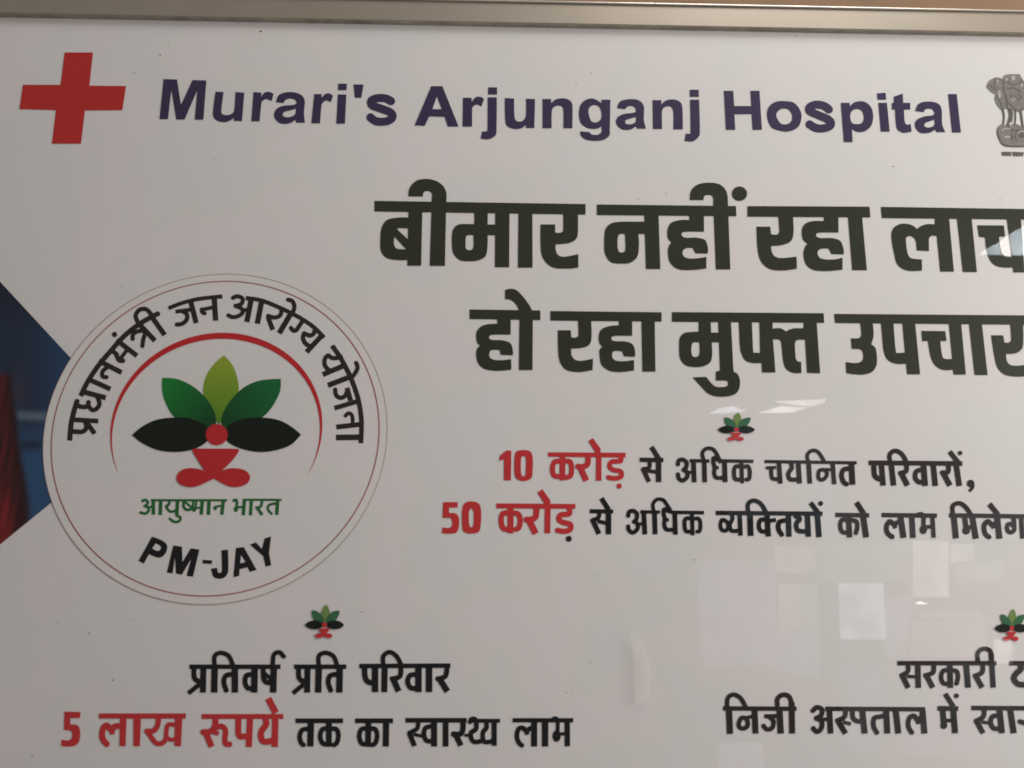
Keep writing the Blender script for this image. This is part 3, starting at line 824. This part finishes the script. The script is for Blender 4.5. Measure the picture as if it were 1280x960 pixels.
ink('caption', FF, 10, """W16 255,848 268,880; W16 278,850 284,878; W14 250,850 340,852; W14 300,855 305,882; W16 322,862 335,880; W14 350,850 461,856; W16 362,860 370,884; W15 388,858 396,886; W15 415,862 420,884; W16 440,858 446,884""", M['greydark'], em, 0)

# ------------------------------------------------------------------ dirt specks and a pale patch on the cover
def specks():
    spots = [(326, 39, 2.3), (168, 91, 1.5), (210, 52, 1.2), (200, 69, 1.6), (268, 198, 1.1), (401, 24, 2.0), (1117, 208, 1.6), (1250, 250, 1.5),
             (112, 792, 1.6), (141, 850, 1.6), (73, 778, 1.2), (163, 775, 1.1), (868, 700, 1.4), (747, 720, 1.0), (833, 242, 1.2), (798, 249, 1.2),
             (739, 91, 1.1), (720, 106, 1.2), (40, 945, 1.4), (708, 866, 1.2), (738, 828, 1.3), (452, 765, 1.3), (508, 740, 1.1), (152, 358, 1.2), (715, 866, .9)]
    for k in range(60):
        spots.append((random.uniform(0, 1280), random.uniform(30, 960), random.uniform(0.35, 0.75)))
    for k in range(26):
        x = random.uniform(60, 1280); spots.append((x, 24 + x * 0.0195 + random.uniform(-2, 2), random.uniform(0.5, 1.1)))
    v, f = [], []
    for px, py, r in spots:
        b = len(v); n = 7
        a0 = random.uniform(0, 6)
        for k in range(n):
            a = a0 + 2 * math.pi * k / n; q = r * random.uniform(0.5, 0.95)
            v.append(at(px + q * math.cos(a), py + q * 0.8 * math.sin(a), -0.0057))
        v.append(at(px, py, -0.0061))
        for k in range(n): f.append((b + k, b + n, b + (k + 1) % n))
    me = bpy.data.meshes.new('dirt_specks'); me.from_pydata(v, [], f)
    o = link('dirt_specks', me, M['dirt'], sign); o['kind'] = 'stuff'


specks()
# pale leaf-shaped patch on the cover, unevenly see-through
gm = bpy.data.materials.new('pale_patch'); gm.use_nodes = True
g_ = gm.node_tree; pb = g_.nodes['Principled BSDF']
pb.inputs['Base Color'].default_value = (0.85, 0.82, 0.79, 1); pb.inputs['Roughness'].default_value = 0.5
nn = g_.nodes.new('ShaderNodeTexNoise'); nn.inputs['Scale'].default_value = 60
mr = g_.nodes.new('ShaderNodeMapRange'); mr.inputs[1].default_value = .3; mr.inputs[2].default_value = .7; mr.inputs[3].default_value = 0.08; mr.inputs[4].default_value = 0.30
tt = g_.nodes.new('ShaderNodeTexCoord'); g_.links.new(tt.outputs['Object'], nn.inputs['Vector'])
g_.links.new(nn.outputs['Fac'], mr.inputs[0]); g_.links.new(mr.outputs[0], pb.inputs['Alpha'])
ink('leaf_shaped_patch', (770, 770, 8), 10, "P~ 150,160! 205,140 240,210 290,320 325,430 348,540 345,700 335,800 290,860 235,872 190,850 188,700 180,500 165,320", gm, sign, 0,
    'pale leaf shaped patch', y=-0.0056)

# ------------------------------------------------------------------ what the cover mirrors: unseen glow panels added to shape its reflections
def mirror_pts(pxs, d):
    """corner points at distance d in front of the sign that the cover mirrors at the given spots"""
    return [(p.x, -d, p.z) for p in (at(x, y, d) for x, y in pxs)]


def glow_panel(pix, d, strength, col, label, cat='glow panel'):
    m = bpy.data.materials.new('mirror_glow'); m.use_nodes = True
    n = m.node_tree; n.nodes.remove(n.nodes['Principled BSDF'])
    e = n.nodes.new('ShaderNodeEmission'); e.inputs[0].default_value = (*col, 1); e.inputs[1].default_value = strength
    tq = n.nodes.new('ShaderNodeTexCoord'); nq = n.nodes.new('ShaderNodeTexNoise'); nq.inputs['Scale'].default_value = 9; nq.inputs['Detail'].default_value = 3
    mq = n.nodes.new('ShaderNodeMapRange'); mq.inputs[1].default_value = .3; mq.inputs[2].default_value = .7
    mq.inputs[3].default_value = strength * .8; mq.inputs[4].default_value = strength * 1.7
    n.links.new(tq.outputs['Object'], nq.inputs['Vector']); n.links.new(nq.outputs['Fac'], mq.inputs[0]); n.links.new(mq.outputs[0], e.inputs[1])
    n.links.new(e.outputs[0], n.nodes['Material Output'].inputs[0])
    v = mirror_pts(pix, d)
    k = len(v)
    v = v + [(x, y - 0.02, z) for x, y, z in v]
    f = [tuple(range(k)), tuple(range(2 * k - 1, k - 1, -1))] + [(i, i + k, (i + 1) % k + k, (i + 1) % k) for i in range(k)]
    me = bpy.data.meshes.new('mirror_glow'); me.from_pydata(v, [], f)
    o = link('mirror_glow', me, m)
    o['label'] = label; o['category'] = cat
    return o


SKY = (0.82, 0.93, 1.0)
WARM = (1.0, 0.97, 0.92)
glow_panel([(1225.5, 317.5), (1233, 311), (1249, 303), (1262, 293), (1277, 284), (1290, 276), (1330, 262), (1330, 320), (1265, 318)], 2.6, 9.0, SKY, 'added glow mirrored as a bright sky gap over the cut headline word')
glow_panel([(1249, 303), (1260, 294), (1264, 319), (1252, 318)], 2.55, 6.0, WARM, 'added narrow white glow mirrored within the sky gap')
glow_panel([(970, 502), (1032, 499), (1028, 504), (1014, 508), (996, 506)], 2.6, 6.5, WARM, 'added upper glow sliver mirrored beside the small leaf emblem')
glow_panel([(948, 516), (976, 508), (1008, 510), (994, 515), (975, 516)], 2.6, 5.5, WARM, 'added lower glow sliver mirrored beside the small leaf emblem')
glow_panel([(887, 517), (898, 511), (915, 508), (932, 514), (910, 516)], 2.6, 6.0, SKY, 'added glow sliver mirrored over the small leaf emblem')
for pix, s, c, lb in (
        ([(970, 682), (1018, 682), (1018, 716), (970, 716)], 1.0, WARM, 'added glow mirrored as a pale upper pane left of centre below the text'),
        ([(974, 730), (1020, 730), (1020, 784), (974, 784)], 1.0, WARM, 'added glow mirrored as a pale lower pane left of centre below the text'),
        ([(1049, 729), (1103, 729), (1106, 799), (1052, 799)], 2.6, SKY, 'added glow mirrored as the brightest pane above the lower right text'),
        ([(1084, 758), (1102, 758), (1102, 770), (1084, 770)], 2.4, SKY, 'small added glow mirrored within the brightest pane'),
        ([(1142, 676), (1184, 676), (1184, 746), (1142, 746)], 2.0, WARM, 'added glow mirrored as a tall pane right of the brightest pane'),
        ([(1190, 680), (1216, 680), (1216, 700), (1190, 704)], 1.6, WARM, 'added glow mirrored as a small pane high at the right'),
        ([(1144, 754), (1151, 752.2), (1158, 754.2), (1151, 755)], 16.0, WARM, 'tiny added glow mirrored as a glint above the lower right text'),
        ([(1150, 764), (1224, 764), (1226, 772), (1150, 772)], 1.0, WARM, 'added glow mirrored as a pale bonnet edge above the lower right text'),
        ([(1244, 800), (1263, 800), (1263, 829), (1244, 829)], 3.0, WARM, 'added glow mirrored as a pale pane under the lower right emblem'),
        ([(870, 700), (968, 700), (968, 830), (880, 834)], 0.75, SKY, 'added glow mirrored as a dim bluish wall patch left of the panes'),
        ([(1022, 676), (1140, 676), (1140, 727), (1022, 727)], 0.5, (0.85, 1.0, 0.85), 'added greenish glow mirrored above the brightest pane'),
        ([(1106, 749), (1140, 746), (1128, 822), (1108, 822)], 0.9, SKY, 'added dim bluish glow strip mirrored right of the brightest pane'),
        ([(1143, 776), (1228, 774), (1232, 822), (1140, 822)], 0.7, WARM, 'added glow mirrored as a pale bonnet shape above the lower right text'),
        ([(1194, 706), (1250, 700), (1252, 724), (1196, 730)], 0.7, WARM, 'small added warm glow mirrored at the right'),
        ([(980, 640), (1285, 640), (1285, 672), (980, 672)], 0.45, SKY, 'added wide pale glow band mirrored behind the lower text line'),
        ([(1050, 830), (1290, 830), (1290, 950), (1060, 940)], 0.45, SKY, 'added wide dim glow mirrored over the lower right text'),
        ([(910, 520), (1045, 520), (1045, 640), (910, 650)], 0.35, SKY, 'added faint glow mirrored below the bright slivers'),
        ([(960, 786), (1025, 786), (1025, 850), (960, 835)], 0.8, SKY, 'added glow mirrored as a dim blue pane left of the lower right text'),
        ([(900, 930), (952, 928), (955, 1000), (898, 1000)], 0.9, SKY, 'added glow mirrored as a dim pane at the bottom edge')):
    glow_panel(pix, 2.6, s, c, lb)
